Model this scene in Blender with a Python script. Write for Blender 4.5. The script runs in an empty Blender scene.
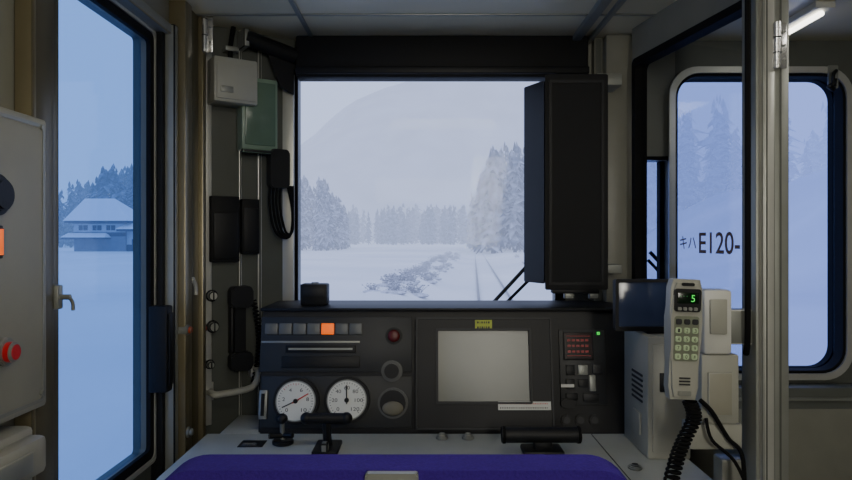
import bpy, bmesh, math, random
from mathutils import Vector, Matrix
random.seed(7)
F=663.0; CZ=1.5
scene=bpy.context.scene
def P(px,py,d): return Vector(((px-426)/F*d,d,CZ+(240-py)/F*d))
def DK(px,py,z=0.92):
    d=(CZ-z)*F/(py-240); return ((px-426)/F*d,d)
def lin(c):
    c=c/255.0
    return c/12.92 if c<=0.04045 else ((c+0.055)/1.055)**2.4
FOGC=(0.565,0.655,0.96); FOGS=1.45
def paint_haze(m,L,cap=0.95):
    # snow haze painted onto the surface as sky-coloured emission, stronger with distance
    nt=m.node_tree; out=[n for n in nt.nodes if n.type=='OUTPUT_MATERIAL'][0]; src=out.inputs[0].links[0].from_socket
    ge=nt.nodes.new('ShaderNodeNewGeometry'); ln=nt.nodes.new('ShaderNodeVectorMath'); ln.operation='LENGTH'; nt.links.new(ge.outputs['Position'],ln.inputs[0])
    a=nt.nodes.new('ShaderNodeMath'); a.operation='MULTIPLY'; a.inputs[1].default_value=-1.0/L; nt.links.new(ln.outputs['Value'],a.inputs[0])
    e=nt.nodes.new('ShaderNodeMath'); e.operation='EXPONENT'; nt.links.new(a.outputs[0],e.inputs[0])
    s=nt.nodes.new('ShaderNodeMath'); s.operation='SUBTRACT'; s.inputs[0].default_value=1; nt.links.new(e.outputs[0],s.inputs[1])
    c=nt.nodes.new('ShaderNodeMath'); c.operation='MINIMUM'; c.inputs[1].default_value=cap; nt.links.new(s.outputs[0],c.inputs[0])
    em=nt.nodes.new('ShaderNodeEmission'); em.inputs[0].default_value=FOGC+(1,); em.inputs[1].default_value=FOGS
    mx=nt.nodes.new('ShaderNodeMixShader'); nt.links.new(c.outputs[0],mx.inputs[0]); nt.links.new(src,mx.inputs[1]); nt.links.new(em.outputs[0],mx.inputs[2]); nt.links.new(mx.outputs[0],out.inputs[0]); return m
MATS={}
def M(name,rgb,rough=0.5,metal=0.0,noise=0.08,scale=12,emit=0,bump=0.0,alpha=None,spec=0.5):
    if name in MATS: return MATS[name]
    m=bpy.data.materials.new(name); m.use_nodes=True; nt=m.node_tree
    b=nt.nodes['Principled BSDF']
    col=tuple(lin(c) for c in rgb)+(1,)
    b.inputs['Roughness'].default_value=rough; b.inputs['Metallic'].default_value=metal
    b.inputs['Specular IOR Level'].default_value=spec
    tc=nt.nodes.new('ShaderNodeTexCoord'); n=nt.nodes.new('ShaderNodeTexNoise')
    n.inputs['Scale'].default_value=scale; n.inputs['Detail'].default_value=5
    nt.links.new(tc.outputs['Object'],n.inputs['Vector'])
    r=nt.nodes.new('ShaderNodeValToRGB')
    r.color_ramp.elements[0].position=0.3; r.color_ramp.elements[1].position=0.7
    r.color_ramp.elements[0].color=tuple(c*(1-noise) for c in col[:3])+(1,)
    r.color_ramp.elements[1].color=tuple(min(1,c*(1+noise)) for c in col[:3])+(1,)
    nt.links.new(n.outputs['Fac'],r.inputs['Fac'])
    nt.links.new(r.outputs['Color'],b.inputs['Base Color'])
    if emit:
        nt.links.new(r.outputs['Color'],b.inputs['Emission Color']); b.inputs['Emission Strength'].default_value=emit
    if bump:
        bp=nt.nodes.new('ShaderNodeBump'); bp.inputs['Strength'].default_value=bump; bp.inputs['Distance'].default_value=0.002
        n2=nt.nodes.new('ShaderNodeTexNoise'); n2.inputs['Scale'].default_value=250
        nt.links.new(tc.outputs['Object'],n2.inputs['Vector'])
        nt.links.new(n2.outputs['Fac'],bp.inputs['Height']); nt.links.new(bp.outputs['Normal'],b.inputs['Normal'])
    MATS[name]=m; return m
def glassmat(name,tint,refl=0.06):
    m=bpy.data.materials.new(name); m.use_nodes=True; nt=m.node_tree; nt.nodes.clear()
    o=nt.nodes.new('ShaderNodeOutputMaterial'); t=nt.nodes.new('ShaderNodeBsdfTransparent'); t.inputs[0].default_value=tint+(1,)
    g=nt.nodes.new('ShaderNodeBsdfGlossy'); g.inputs['Roughness'].default_value=0.05
    mx=nt.nodes.new('ShaderNodeMixShader'); mx.inputs[0].default_value=refl
    nt.links.new(t.outputs[0],mx.inputs[1]); nt.links.new(g.outputs[0],mx.inputs[2])
    nt.links.new(mx.outputs[0],o.inputs[0]); return m

def rrect(x0,x1,z0,z1,r,n=6):
    pts=[]
    r=max(1e-4,min(r,(x1-x0)/2-1e-4,(z1-z0)/2-1e-4))
    for cx,cz,a in ((x1-r,z1-r,0),(x0+r,z1-r,90),(x0+r,z0+r,180),(x1-r,z0+r,270)):
        for i in range(n+1):
            t=math.radians(a+90*i/n); pts.append((cx+r*math.cos(t),cz+r*math.sin(t)))
    return pts
class MB:
    def __init__(s): s.bm=bmesh.new(); s.m=[]
    def mi(s,m):
        if m not in s.m: s.m.append(m)
        return s.m.index(m)
    def setm(s,verts,mat):
        i=s.mi(mat)
        for v in verts:
            for f in v.link_faces: f.material_index=i
    def box(s,x0,x1,y0,y1,z0,z1,mat,bev=0.002,rot=None,seg=2):
        if x0>x1:x0,x1=x1,x0
        if y0>y1:y0,y1=y1,y0
        if z0>z1:z0,z1=z1,z0
        c=Vector(((x0+x1)/2,(y0+y1)/2,(z0+z1)/2))
        T=Matrix.Translation(c)
        if rot is not None: T=T@rot
        T=T@Matrix.Diagonal((x1-x0,y1-y0,z1-z0,1))
        r=bmesh.ops.create_cube(s.bm,size=1,matrix=T); vs=r['verts']; s.setm(vs,mat)
        b=min(bev,0.45*min(x1-x0,y1-y0,z1-z0))
        if b>0:
            es=list({e for v in vs for e in v.link_edges})
            bmesh.ops.bevel(s.bm,geom=es,offset=b,segments=seg,affect='EDGES',profile=0.5)
        return s
    def cyl(s,c,r,h,axis,mat,r2=None,seg=24,bev=0):
        R={'x':Matrix.Rotation(math.pi/2,4,'Y'),'y':Matrix.Rotation(math.pi/2,4,'X'),'z':Matrix.Identity(4)}[axis] if isinstance(axis,str) else axis
        q=bmesh.ops.create_cone(s.bm,cap_ends=True,segments=seg,radius1=r,radius2=r if r2 is None else r2,depth=h,matrix=Matrix.Translation(c)@R)
        s.setm(q['verts'],mat)
        if bev:
            es=[e for e in {e for v in q['verts'] for e in v.link_edges} if any(len(f.verts)>4 for f in e.link_faces)]
            bmesh.ops.bevel(s.bm,geom=es,offset=bev,segments=2,affect='EDGES')
        return s
    def sph(s,c,r,mat,sc=(1,1,1),seg=16):
        q=bmesh.ops.create_uvsphere(s.bm,u_segments=seg,v_segments=max(6,seg//2),radius=r,matrix=Matrix.Translation(c)@Matrix.Diagonal((sc[0],sc[1],sc[2],1)))
        s.setm(q['verts'],mat); return s
    def loops(s,A,B,mat):
        i=s.mi(mat); n=len(A)
        for k in range(n):
            f=s.bm.faces.new((A[k],A[(k+1)%n],B[(k+1)%n],B[k])); f.material_index=i
    def ring(s,o,i,y0,y1,mat,ro=0.0,ri=0.0,n=6):
        a=rrect(*o,ro,n); b=rrect(*i,ri,n); V=s.bm.verts.new
        of=[V((p[0],y0,p[1])) for p in a]; ob=[V((p[0],y1,p[1])) for p in a]
        jf=[V((p[0],y0,p[1])) for p in b]; jb=[V((p[0],y1,p[1])) for p in b]
        s.loops(of,jf,mat); s.loops(jb,ob,mat); s.loops(ob,of,mat); s.loops(jf,jb,mat); return s
    def prism(s,pts,axis,a0,a1,mat,bev=0):
        f={'x':lambda p,a:(a,p[0],p[1]),'y':lambda p,a:(p[0],a,p[1]),'z':lambda p,a:(p[0],p[1],a)}[axis]
        A=[s.bm.verts.new(f(p,a0)) for p in pts]; B=[s.bm.verts.new(f(p,a1)) for p in pts]
        i=s.mi(mat)
        g=s.bm.faces.new(A); g.material_index=i; h=s.bm.faces.new(B[::-1]); h.material_index=i
        s.loops(B,A,mat)
        if bev:
            es=list(g.edges)+list(h.edges)
            bmesh.ops.bevel(s.bm,geom=es,offset=bev,segments=2,affect='EDGES')
        return s
    def plate(s,x0,x1,z0,z1,y0,y1,mat,r=0.005,bev=0,n=5): return s.prism(rrect(x0,x1,z0,z1,r,n),'y',y0,y1,mat,bev)
    def tube(s,pts,r,mat,seg=8,smooth=0):
        pts=[Vector(p) for p in pts]
        if smooth:
            q=[]
            n=len(pts)
            for i in range(n-1):
                p0=pts[max(0,i-1)];p1=pts[i];p2=pts[i+1];p3=pts[min(n-1,i+2)]
                for k in range(smooth):
                    t=k/smooth
                    q.append(0.5*((2*p1)+(p2-p0)*t+(2*p0-5*p1+4*p2-p3)*t*t+(3*p1-p0-3*p2+p3)*t**3))
            q.append(pts[-1]); pts=q
        i=s.mi(mat); prev=None; up=None; first=None
        for k,p in enumerate(pts):
            d=(pts[min(k+1,len(pts)-1)]-pts[max(k-1,0)]).normalized()
            if up is None:
                up=Vector((0,0,1)) if abs(d.z)<0.9 else Vector((1,0,0))
            a=d.cross(up).normalized(); up=a.cross(d).normalized()
            rr=r[k] if isinstance(r,list) else r
            L=[s.bm.verts.new(p+rr*(math.cos(2*math.pi*j/seg)*a+math.sin(2*math.pi*j/seg)*up)) for j in range(seg)]
            if prev: s.loops(prev,L,mat)
            else: first=L
            prev=L
        f=s.bm.faces.new(first); f.material_index=i; f=s.bm.faces.new(prev[::-1]); f.material_index=i
        return s
    def obj(s,name,parent=None,label=None,smooth=True,mat=None):
        bmesh.ops.recalc_face_normals(s.bm,faces=s.bm.faces)
        me=bpy.data.meshes.new(name); s.bm.to_mesh(me); s.bm.free()
        for m in s.m: me.materials.append(m)
        if smooth:
            me.polygons.foreach_set('use_smooth',[True]*len(me.polygons)); me.set_sharp_from_angle(angle=math.radians(35))
        o=bpy.data.objects.new(name,me); scene.collection.objects.link(o)
        if parent: o.parent=parent
        if label: o['label']=label
        if mat is not None: o.matrix_world=mat
        return o
def thing(name,label,cat,mat=None,group=None):
    e=bpy.data.objects.new(name,None); e.empty_display_size=0.05; scene.collection.objects.link(e)
    if mat is not None: e.matrix_world=mat
    e['label']=label; e['category']=cat
    if group: e['group']=group
    return e
def top(o,label,cat,group=None):
    o['label']=label; o['category']=cat
    if group: o['group']=group
    return o
def struct(o): o['kind']='structure'; return o
def text(body,name,x0,x1,z0,z1,y,mat,parent,bold=0.0,label=None):
    c=bpy.data.curves.new('t','FONT'); c.body=body; c.offset=bold
    o=bpy.data.objects.new('t',c); scene.collection.objects.link(o)
    dg=bpy.context.evaluated_depsgraph_get(); dg.update()
    me=bpy.data.meshes.new_from_object(o.evaluated_get(dg)); bpy.data.objects.remove(o)
    if len(me.vertices)==0: return None
    xs=[v.co.x for v in me.vertices]; ys=[v.co.y for v in me.vertices]
    ax,bx,ay,by=min(xs),max(xs),min(ys),max(ys)
    for v in me.vertices:
        u=(v.co.x-ax)/(bx-ax); w=(v.co.y-ay)/max(1e-6,(by-ay)); v.co=(x0+(x1-x0)*u,y,z0+(z1-z0)*w)
    me.materials.clear(); me.materials.append(mat); me.name=name
    q=bpy.data.objects.new(name,me); scene.collection.objects.link(q); q.parent=parent
    if label:q['label']=label
    return q
class Fr:
    def __init__(s,O,U,V=(0,0,1)):
        s.O=Vector(O); s.U=Vector(U).normalized(); s.V=Vector(V).normalized(); s.Y=s.V.cross(s.U)
        s.M=Matrix(((s.U.x,s.Y.x,s.V.x,s.O.x),(s.U.y,s.Y.y,s.V.y,s.O.y),(s.U.z,s.Y.z,s.V.z,s.O.z),(0,0,0,1)))
    def at(s,px,py,off=0):
        D=Vector(((px-426)/F,1,(240-py)/F)); C=Vector((0,0,CZ)); O=s.O-s.Y*off
        t=(O-C).dot(s.Y)/D.dot(s.Y); h=C+D*t-s.O
        return h.dot(s.U),h.dot(s.V)
    def r(s,px0,py0,px1,py1,off=0):
        a=s.at(px0,py0,off); b=s.at(px1,py1,off)
        c=s.at((px0+px1)/2,py0,off)[1]; d=s.at((px0+px1)/2,py1,off)[1]
        return a[0],b[0],d,c
# ------------------------------------------------ materials
wallM=M('panel_grey_paint',(122,122,112),0.4,0.0,0.06)
wallC=M('corner_panel_grey',(80,83,78),0.35,0.0,0.07)
wallD=M('dark_grey_panel',(82,85,80),0.5)
ceilM=M('ceiling_paint',(205,198,170),0.35,0,0.05,3)
bronze=M('bronze_anodised',(124,115,90),0.32,0.5,0.08)
olive=M('dark_olive_metal',(92,86,66),0.35,0.4)
silver=M('brushed_aluminium',(188,188,182),0.38,0.5,0.06)
steel=M('dull_steel',(138,140,134),0.42,0.4)
chrome=M('chrome',(205,205,205),0.22,0.85,0.02)
black=M('black_plastic',(20,21,24),0.5,0,0.1,bump=0.1,spec=.3)
blackm=M('matte_black',(11,12,15),0.65,0,0.1,spec=.3)
rubber=M('black_rubber',(15,15,16),0.8,spec=.15)
conM=M('console_dark',(24,25,28),0.5,0,0.06,bump=0.15,spec=.35)
conL=M('console_grey',(38,40,43),0.5,0,0.06,spec=.4)
deskM=M('desk_grey',(168,171,166),0.5,0,0.05,bump=0.1)
boxL=M('light_grey_paint',(156,156,146),0.45,0,0.05)
boxN=M('beige_grey_paint',(146,144,130),0.5,0,0.05)
white=M('white_plastic',(200,200,194),0.4,0,0.03)
red=M('red_button',(190,18,28),0.35,0,0.05)
dred=M('dark_red',(85,18,20),0.4)
amber=M('amber_lit',(255,105,2),0.5,0,0.03,emit=0.8)
green_e=M('green_lit',(60,230,80),0.4,0,0,emit=0.8)
red_e=M('red_lit',(130,12,18),0.4,0,0,emit=0.08)
brown=M('brown_lettering',(104,84,82),0.7)
inkM=M('dark_ink',(30,30,34),0.6)
inkR=M('red_ink',(190,50,50),0.6)
yellow=M('yellow_sticker',(170,180,50),0.5)
scr=M('grey_screen',(112,115,108),0.3,0,0.03)
scrB=M('dark_blue_screen',(44,54,80),0.15,0,0.05,emit=0.12)
seatM=M('purple_blue_fabric',(58,32,130),0.9,0,0.12,300,bump=0.5,spec=.1)
dial=M('dial_white',(220,220,210),0.4,0,0.02)
greenM=M('pale_green_box',(116,138,120),0.35)
floorM=M('floor_vinyl',(110,112,112),0.6)
gF=glassmat('windshield_glass',(0.98,0.99,1.0),0.004)
gL=glassmat('tinted_side_glass',(0.54,0.73,0.95),0.03)
gR=glassmat('right_window_glass',(0.68,0.76,0.98),0.015)
gP=glassmat('partition_glass',(0.9,0.92,0.94),0.03)
# ------------------------------------------------ outside
snow=bpy.data.materials.new('snow'); snow.use_nodes=True; nt=snow.node_tree; b=nt.nodes['Principled BSDF']; b.inputs['Roughness'].default_value=0.9
tc=nt.nodes.new('ShaderNodeTexCoord'); n=nt.nodes.new('ShaderNodeTexNoise'); n.inputs['Scale'].default_value=0.06; n.inputs['Detail'].default_value=8
r=nt.nodes.new('ShaderNodeValToRGB'); r.color_ramp.elements[0].color=(0.68,0.71,0.78,1); r.color_ramp.elements[1].color=(0.84,0.86,0.90,1)
r.color_ramp.elements[0].position=0.35; r.color_ramp.elements[1].position=0.65
nt.links.new(tc.outputs['Object'],n.inputs['Vector']); nt.links.new(n.outputs['Fac'],r.inputs['Fac']); nt.links.new(r.outputs['Color'],b.inputs['Base Color'])
paint_haze(snow,350,.9)
GZ=-1.1
from mathutils import noise as NZ
def trackx(y): return 0.95+0.072*y
def sm(t): t=min(1,max(0,t)); return t*t*(3-2*t)
def gh(x,y):
    cx=trackx(y); a=abs(x-cx)
    w=min(1,max(0,(a-2.0)/2.5))
    h=GZ+w*(0.35*NZ.noise(Vector((x*0.06,y*0.05,0)))+0.35)
    if 2<cx-x<7 and y<110: h+=0.35*math.exp(-((cx-x-4)/1.2)**2)*(1+.6*NZ.noise(Vector((x*.5,y*.3,9))))
    if y<260: h+=sm((x-12-0.16*y)/20)*9.5*(1+0.25*NZ.noise(Vector((x*.08,y*.08,2)))+.08*NZ.noise(Vector((x*.3,y*.3,5))))
    if a<1.6 and y<90: h-=0.16*math.exp(-((a-0.72)/0.16)**2)
    return h
xs=[-1500,-900,-500,-300,-200,-150,-110,-80]+[-60+i*3 for i in range(15)]+[-15+i*1.0 for i in range(14)]+[-1+i*0.25 for i in range(36)]+[8+i*1.0 for i in range(26)]+[34+i*3 for i in range(18)]+[90,100,120,160,220,320,500,900,1500]
ys=[-30,-10,0]+[3+i*1.5 for i in range(40)]+[66+i*6 for i in range(25)]+[230,260,300,350,420,520,700,1000,1500,2200]
bm=bmesh.new()
g=[[bm.verts.new((x,y,gh(x,y))) for x in xs] for y in ys]
for j in range(len(ys)-1):
    for i in range(len(xs)-1): bm.faces.new((g[j][i],g[j][i+1],g[j+1][i+1],g[j+1][i]))
me=bpy.data.meshes.new('ground'); bm.to_mesh(me); bm.free(); me.materials.append(snow)
me.polygons.foreach_set('use_smooth',[True]*len(me.polygons))
o=bpy.data.objects.new('ground',me); scene.collection.objects.link(o); struct(o)
hillM=paint_haze(M('hazy_hill_snow',(140,146,165),1.0,0,0.45,0.012,spec=0),600,.76)
def hill(name,y,x0,x1,prof,mat,label):
    bm=bmesh.new(); N=90; R=[]
    for k in range(11):
        t=k/10; row=[]
        for i in range(N+1):
            x=x0+(x1-x0)*i/N; h=prof(i/N)*(t**0.8)+(34*NZ.noise(Vector((x*0.006,t*3,3)))*t+14*NZ.noise(Vector((x*0.02,t*9,7)))*t)
            row.append(bm.verts.new((x,y+t*700,GZ-3+h)))
        R.append(row)
    for k in range(10):
        for i in range(N): bm.faces.new((R[k][i],R[k][i+1],R[k+1][i+1],R[k+1][i]))
    me=bpy.data.meshes.new(name); bm.to_mesh(me); bm.free(); me.materials.append(mat)
    me.polygons.foreach_set('use_smooth',[True]*len(me.polygons))
    o=bpy.data.objects.new(name,me); scene.collection.objects.link(o); top(o,label,'hill')
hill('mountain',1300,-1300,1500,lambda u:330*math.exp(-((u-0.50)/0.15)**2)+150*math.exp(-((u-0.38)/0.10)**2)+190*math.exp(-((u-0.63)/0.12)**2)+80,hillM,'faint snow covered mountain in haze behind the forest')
def treemat(name,dark,snowc,thr,sc=9):
    m=bpy.data.materials.new(name); m.use_nodes=True; nt=m.node_tree; b=nt.nodes['Principled BSDF']; b.inputs['Roughness'].default_value=1; b.inputs['Specular IOR Level'].default_value=0
    ge=nt.nodes.new('ShaderNodeNewGeometry'); sx=nt.nodes.new('ShaderNodeSeparateXYZ'); nt.links.new(ge.outputs['Normal'],sx.inputs[0])
    n=nt.nodes.new('ShaderNodeTexNoise'); n.inputs['Scale'].default_value=sc; n.inputs['Detail'].default_value=6
    tc=nt.nodes.new('ShaderNodeTexCoord'); nt.links.new(tc.outputs['Object'],n.inputs['Vector'])
    h=nt.nodes.new('ShaderNodeMath'); h.operation='MULTIPLY'; h.inputs[1].default_value=0.25; nt.links.new(sx.outputs[2],h.inputs[0])
    a=nt.nodes.new('ShaderNodeMath'); a.operation='ADD'; nt.links.new(h.outputs[0],a.inputs[0]); nt.links.new(n.outputs['Fac'],a.inputs[1])
    mr=nt.nodes.new('ShaderNodeMapRange'); mr.inputs[1].default_value=thr; mr.inputs[2].default_value=thr+0.3; nt.links.new(a.outputs[0],mr.inputs[0])
    mx=nt.nodes.new('ShaderNodeMix'); mx.data_type='RGBA'; mx.inputs[6].default_value=tuple(lin(c) for c in dark)+(1,); mx.inputs[7].default_value=tuple(lin(c) for c in snowc)+(1,)
    nt.links.new(mr.outputs[0],mx.inputs[0]); nt.links.new(mx.outputs[2],b.inputs['Base Color']); return m
tNear=paint_haze(treemat('conifer_snowy',(96,104,126),(192,199,216),0.50,16),400)  # tree base tones also lightened to stand for haze
tFar=paint_haze(treemat('conifer_distant_hazy',(84,92,114),(150,160,182),0.52,16),480)
tDark=paint_haze(treemat('conifer_dark',(70,84,106),(140,152,176),0.55,16),700)
tBank=paint_haze(treemat('conifer_bank',(120,128,150),(180,188,208),0.48,16),115)  # paler tones and stronger painted haze for the slope trees
def conifer_mesh(w,mat,seed,pw):
    h=1
    rd=random.Random(seed); bm=bmesh.new()
    bmesh.ops.create_cone(bm,cap_ends=True,segments=6,radius1=w*0.06,radius2=w*0.02,depth=h*0.5,matrix=Matrix.Translation((0,0,h*0.25)))
    L=24
    for k in range(L):
        t=k/(L-1); z=h*(0.06+0.88*t); rr=w*0.5*min(1,(1.02-t)*pw)**0.75*rd.uniform(0.6,1.15)+w*0.035; hh=h*0.075*(1.1-0.3*t); S=12
        ox,oy=rd.uniform(-.10,.10)*w,rd.uniform(-.10,.10)*w
        apex=bm.verts.new((ox,oy,z+hh)); rim=[]
        for i in range(S):
            a=2*math.pi*(i+rd.random()*0.7)/S; q=rr*(1 if i%2 else 0.6)*rd.uniform(0.5,1.3)
            rim.append(bm.verts.new((ox+q*math.cos(a),oy+q*math.sin(a),z-hh*0.5*(1 if i%2 else -0.5)*rd.uniform(0.1,1.8))))
        for i in range(S): bm.faces.new((apex,rim[i],rim[(i+1)%S]))
        bm.faces.new(rim[::-1])
    me=bpy.data.meshes.new('conifer_tree'); bm.to_mesh(me); bm.free(); me.materials.append(mat); return me
TV={}
for nm,mt in (('n',tNear),('f',tFar),('d',tDark),('b',tBank)): TV[nm]=[conifer_mesh(0.20+0.03*k,mt,k*7+ord(nm),1.5+.45*k) for k in range(4)]
placed=[]
def tree(pr,dr,hf,kind,group,label,ws=1.0,sp=0.13):
    for _ in range(60):
        px=random.uniform(*pr); d=random.uniform(*dr)
        x=(px-426)/F*d; g=gh(x,d); h=hf(px)/F*d+(CZ-g)
        if all((x-a)**2+(d-b)**2>(sp*ws*(h+c)/2)**2 for a,b,c in placed): break
    else: return
    placed.append((x,d,h))
    o=bpy.data.objects.new('conifer_tree',random.choice(TV[kind])); scene.collection.objects.link(o)
    o.location=(x,d,g-0.2); o.scale=(h*random.uniform(.9,1.2)*ws,)*2+(h,); o.rotation_euler.z=random.uniform(0,6.28)
    top(o,label,'tree',group)
lb1='tall snow dusted cedar beside the railway line'
U=random.uniform
for i in range(38): tree((278,352),(140,220),lambda px:(66-max(0,px-322)*1.3)*U(.8,1.02),'n','cedars edging the snow field',lb1)
for i in range(42): tree((472,556),(120,215),lambda px:(98-max(0,492-px)*2.4)*U(.82,1.03),'n','cedars edging the railway line',lb1,1.0,.12)
for i in range(135): tree((240,610),(300,440),lambda px:U(28,38),'f','hazy cedar forest across the valley','distant hazy cedar in a snowy forest',1.35,.12)
for i in range(46): tree((20,175),(185,250),lambda px:U(46,60)+18*sm((px-70)/40),'d','dark cedars behind the farmhouse','dark snow dusted cedar behind the farmhouse',1.2)
for i in range(32): tree((640,905),(110,170),lambda px:U(90,150),'b','cedars on the snowy slope by the line','pale snow laden cedar on the slope by the line',1.25)
shM=paint_haze(treemat('snowy_shrub',(128,130,146),(206,211,226),0.5,5),160)
def shrub_mesh(seed):
    rd=random.Random(seed); b=MB()
    for i in range(34):
        a=rd.uniform(0,6.28); t=rd.uniform(0.1,0.9); l=rd.uniform(0.5,1.1)
        p=Vector((rd.uniform(-.3,.3),rd.uniform(-.3,.3),0)); q=p+Vector((math.cos(a)*t,math.sin(a)*t,1)).normalized()*l
        b.tube([p,p.lerp(q,.5)+Vector((0,0,.08)),q],[0.03,0.02,0.006],shM,seg=4)
        b.sph(q,0.06,shM,seg=6)
    b.sph(Vector((0,0,0)),0.6,shM,(1.3,1.3,.4),8)
    me=bpy.data.meshes.new('shrub'); b.bm.to_mesh(me); b.bm.free(); me.materials.append(shM); return me
SH=[shrub_mesh(i) for i in range(3)]
for i in range(84):
    y=24+75*(i/84)**1.2; x=trackx(y)-random.uniform(3.0,5.0) if i%7 else trackx(y)+random.uniform(3.2,6)
    o=bpy.data.objects.new('shrub',random.choice(SH)); scene.collection.objects.link(o); s=random.uniform(0.3,0.55)
    o.location=(x,y,gh(x,y)-0.05); o.scale=(s*1.4,s*1.4,s*0.9); o.rotation_euler.z=random.uniform(0,6)
    top(o,'bare shrub loaded with snow beside the track','shrub','snowy shrubs along the track')
railM=paint_haze(M('rail_steel_frosted',(104,108,124),0.6,0.1,0.1,1),150)
for sgn in (-1,1):
    b=MB(); b.tube([(trackx(y)+sgn*0.72,y,GZ-0.04) for y in [2+i*3 for i in range(60)]],0.06,railM,seg=6)
    o=b.obj('railway_rail'); top(o,'steel railway rail half buried in snow','rail','rails of the single track')
hw=M('farmhouse_wall',(116,126,146),0.9,0,0.1,1); hw2=M('farmhouse_white_wall',(176,186,204),0.9); hr=M('snowy_roof',(226,231,242),0.9); hd=M('farmhouse_dark_eave',(70,80,102),0.9)
for m_ in (hw,hw2,hr,hd): paint_haze(m_,900)
H=thing('farmhouse','wide timber farmhouse with snow covered roof and low annex','house',Matrix.Translation((-57.4,120,gh(-57,120))))
b=MB(); b.box(-6.3,3.0,0,8,0,5.4,hw,0.02); b.box(-6.35,3.05,-0.08,0,2.7,3.3,hd,0); b.box(-6.35,3.05,-.06,0,3.5,5.0,hw2,0); b.obj('wall_body',H)
b=MB(); b.box(3,7.2,0.5,7,0,3.8,hw2,.02); b.box(3.02,7.25,0.45,.5,0,1.2,hd,.0); b.obj('annex',H)
def hip(b,x0,x1,y0,y1,z0,z1,inset,mat,inset2=None):
    i2=inset if inset2 is None else inset2
    V=[b.bm.verts.new(v) for v in ((x0,y0,z0),(x1,y0,z0),(x1,y1,z0),(x0,y1,z0),(x0+inset,(y0+y1)/2,z1),(x1-i2,(y0+y1)/2,z1))]
    i=b.mi(mat)
    for f in ((0,1,5,4),(1,2,5),(2,3,4,5),(3,0,4),(3,2,1,0)): b.bm.faces.new([V[k] for k in f]).material_index=i
b=MB(); hip(b,-7.6,4.4,-1.4,9.4,5.5,9.8,1.2,hr,5.2); b.box(-7.4,4.2,-1.2,9.2,5.1,5.5,hd,0); b.obj('roof',H,smooth=False)
b=MB(); hip(b,1.8,8.8,-1.6,8,4.0,6.7,3.4,hr,0.6); b.box(2.0,8.6,-1.4,7.9,3.6,4.0,hd,0); b.obj('side_roof',H,smooth=False)
b=MB(); hip(b,-7.6,.4,-2.4,1.0,2.5,3.3,.6,hr); b.box(-7.5,.3,-2.3,0.9,2.2,2.5,hd,0); b.obj('porch_roof',H,smooth=False)
for x in (-5.4,-2.9,-0.4):
    b=MB(); b.box(x,x+1.6,-.12,-.04,3.8,4.7,hd,0.01); b.box(x+.76,x+.84,-.16,-.12,3.8,4.7,hw2,0); b.obj('window',H)
b=MB(); b.box(4,5.2,.36,.45,0,2.2,hd,.01); b.obj('door',H)
# ------------------------------------------------ room shell
WX=-0.75; FY=2.33; CH=2.2; RX=1.85; BY=-3.0
def rbox(name,*a,mat,bev=0): 
    b=MB(); b.box(*a,mat,bev); return struct(b.obj(name))
rbox('floor',WX-.1,RX+.1,BY,FY+.07,-0.1,0,mat=floorM)
rbox('ceiling',WX-.1,RX+.1,BY,FY+.07,CH,CH+.1,mat=ceilM)
rbox('wall_back',WX-.1,RX+.1,BY-.1,BY,0,CH,mat=ceilM)
rbox('wall_right',RX,RX+.1,BY,FY+.07,0,CH,mat=wallD)
zT=2.064; zB=0.905
b=MB(); b.box(WX-.1,WX,BY,1.26,0,CH,wallM,0); b.box(WX-.1,WX,2.0,FY+.07,0,CH,wallM,0); b.box(WX-.1,WX,1.26,2.0,2.12,CH,wallM,0)
struct(b.obj('wall_left'))
FL=Fr((WX,0,0),(0,1,0))
D1=thing('door_1','','door'); del D1['label']; del D1['category']; D1['kind']='structure'; D1.matrix_world=FL.M
b=MB(); b.ring((1.26,2.0,0.0,2.12),(1.37,1.855,zB,zT),0.03,0.07,wallD,0.0,0.012); b.obj('door_leaf',D1)
b=MB(); b.ring((1.352,1.872,zB-.017,zT+.017),(1.376,1.848,zB+.008,zT-.008),0.018,0.03,rubber,0.02,0.014); b.ring((1.34,1.884,zB-.03,zT+.03),(1.352,1.872,zB-.018,zT+.018),0.014,0.03,silver,0.025,0.02); b.obj('gasket',D1)
b=MB(); b.box(1.37,1.855,0.048,0.052,zB,zT,gL,0); b.obj('window_pane',D1)
b=MB(); b.box(1.878,1.90,-0.004,0.03,0.0,2.12,blackm,.003); b.box(1.90,1.93,-0.03,0.03,0,2.12,steel,.004); b.obj('edge_strip',D1)
b=MB(); b.box(1.215,1.285,-0.03,0.0,0,CH,olive,.004); b.box(1.285,1.335,-0.012,0.03,0,CH,olive,.004); b.box(1.205,1.218,-.035,0,0,CH,bronze,.003)
o=b.obj('trim_1'); o.matrix_world=FL.M; struct(o)
b=MB(); b.box(1.93,1.985,-0.05,0.0,0,CH,bronze,.004); b.box(1.985,1.995,-0.045,0.0,0,CH,silver,.002); b.box(1.995,2.07,-0.04,0.0,0,CH,olive,.004); b.box(2.07,2.10,-0.055,0.0,0,CH,bronze,.006)
b.box(1.285,2.0,-0.02,0.03,2.09,2.12,steel,.004)
o=b.obj('trim_2'); o.matrix_world=FL.M; struct(o)
A=Vector((WX,2.13,0)); Bp=Vector((-0.453,FY,0)); FD=Fr(A,Bp-A); LD=(Bp-A).length
b=MB(); b.box(0,LD,0,0.03,0,CH,wallC,0)
o=b.obj('wall_corner'); o.matrix_world=FD.M; struct(o)
wx0,wx1=-0.453,0.457; wz0,wz1=1.27,2.085
FW=Fr((0,FY,0),(1,0,0))
rx0,rx1,rz0,rz1=FW.r(675,77,840,370)
sx0,sx1,sz0,sz1=FW.r(643,160,668,282)
b=MB()
b.box(WX-.1,wx0,0,.07,0,CH,wallC,0); b.box(wx0,wx1,0,.07,0,wz0,wallD,0); b.box(wx0,wx1,0,.07,wz1,CH,blackm,0)
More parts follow.
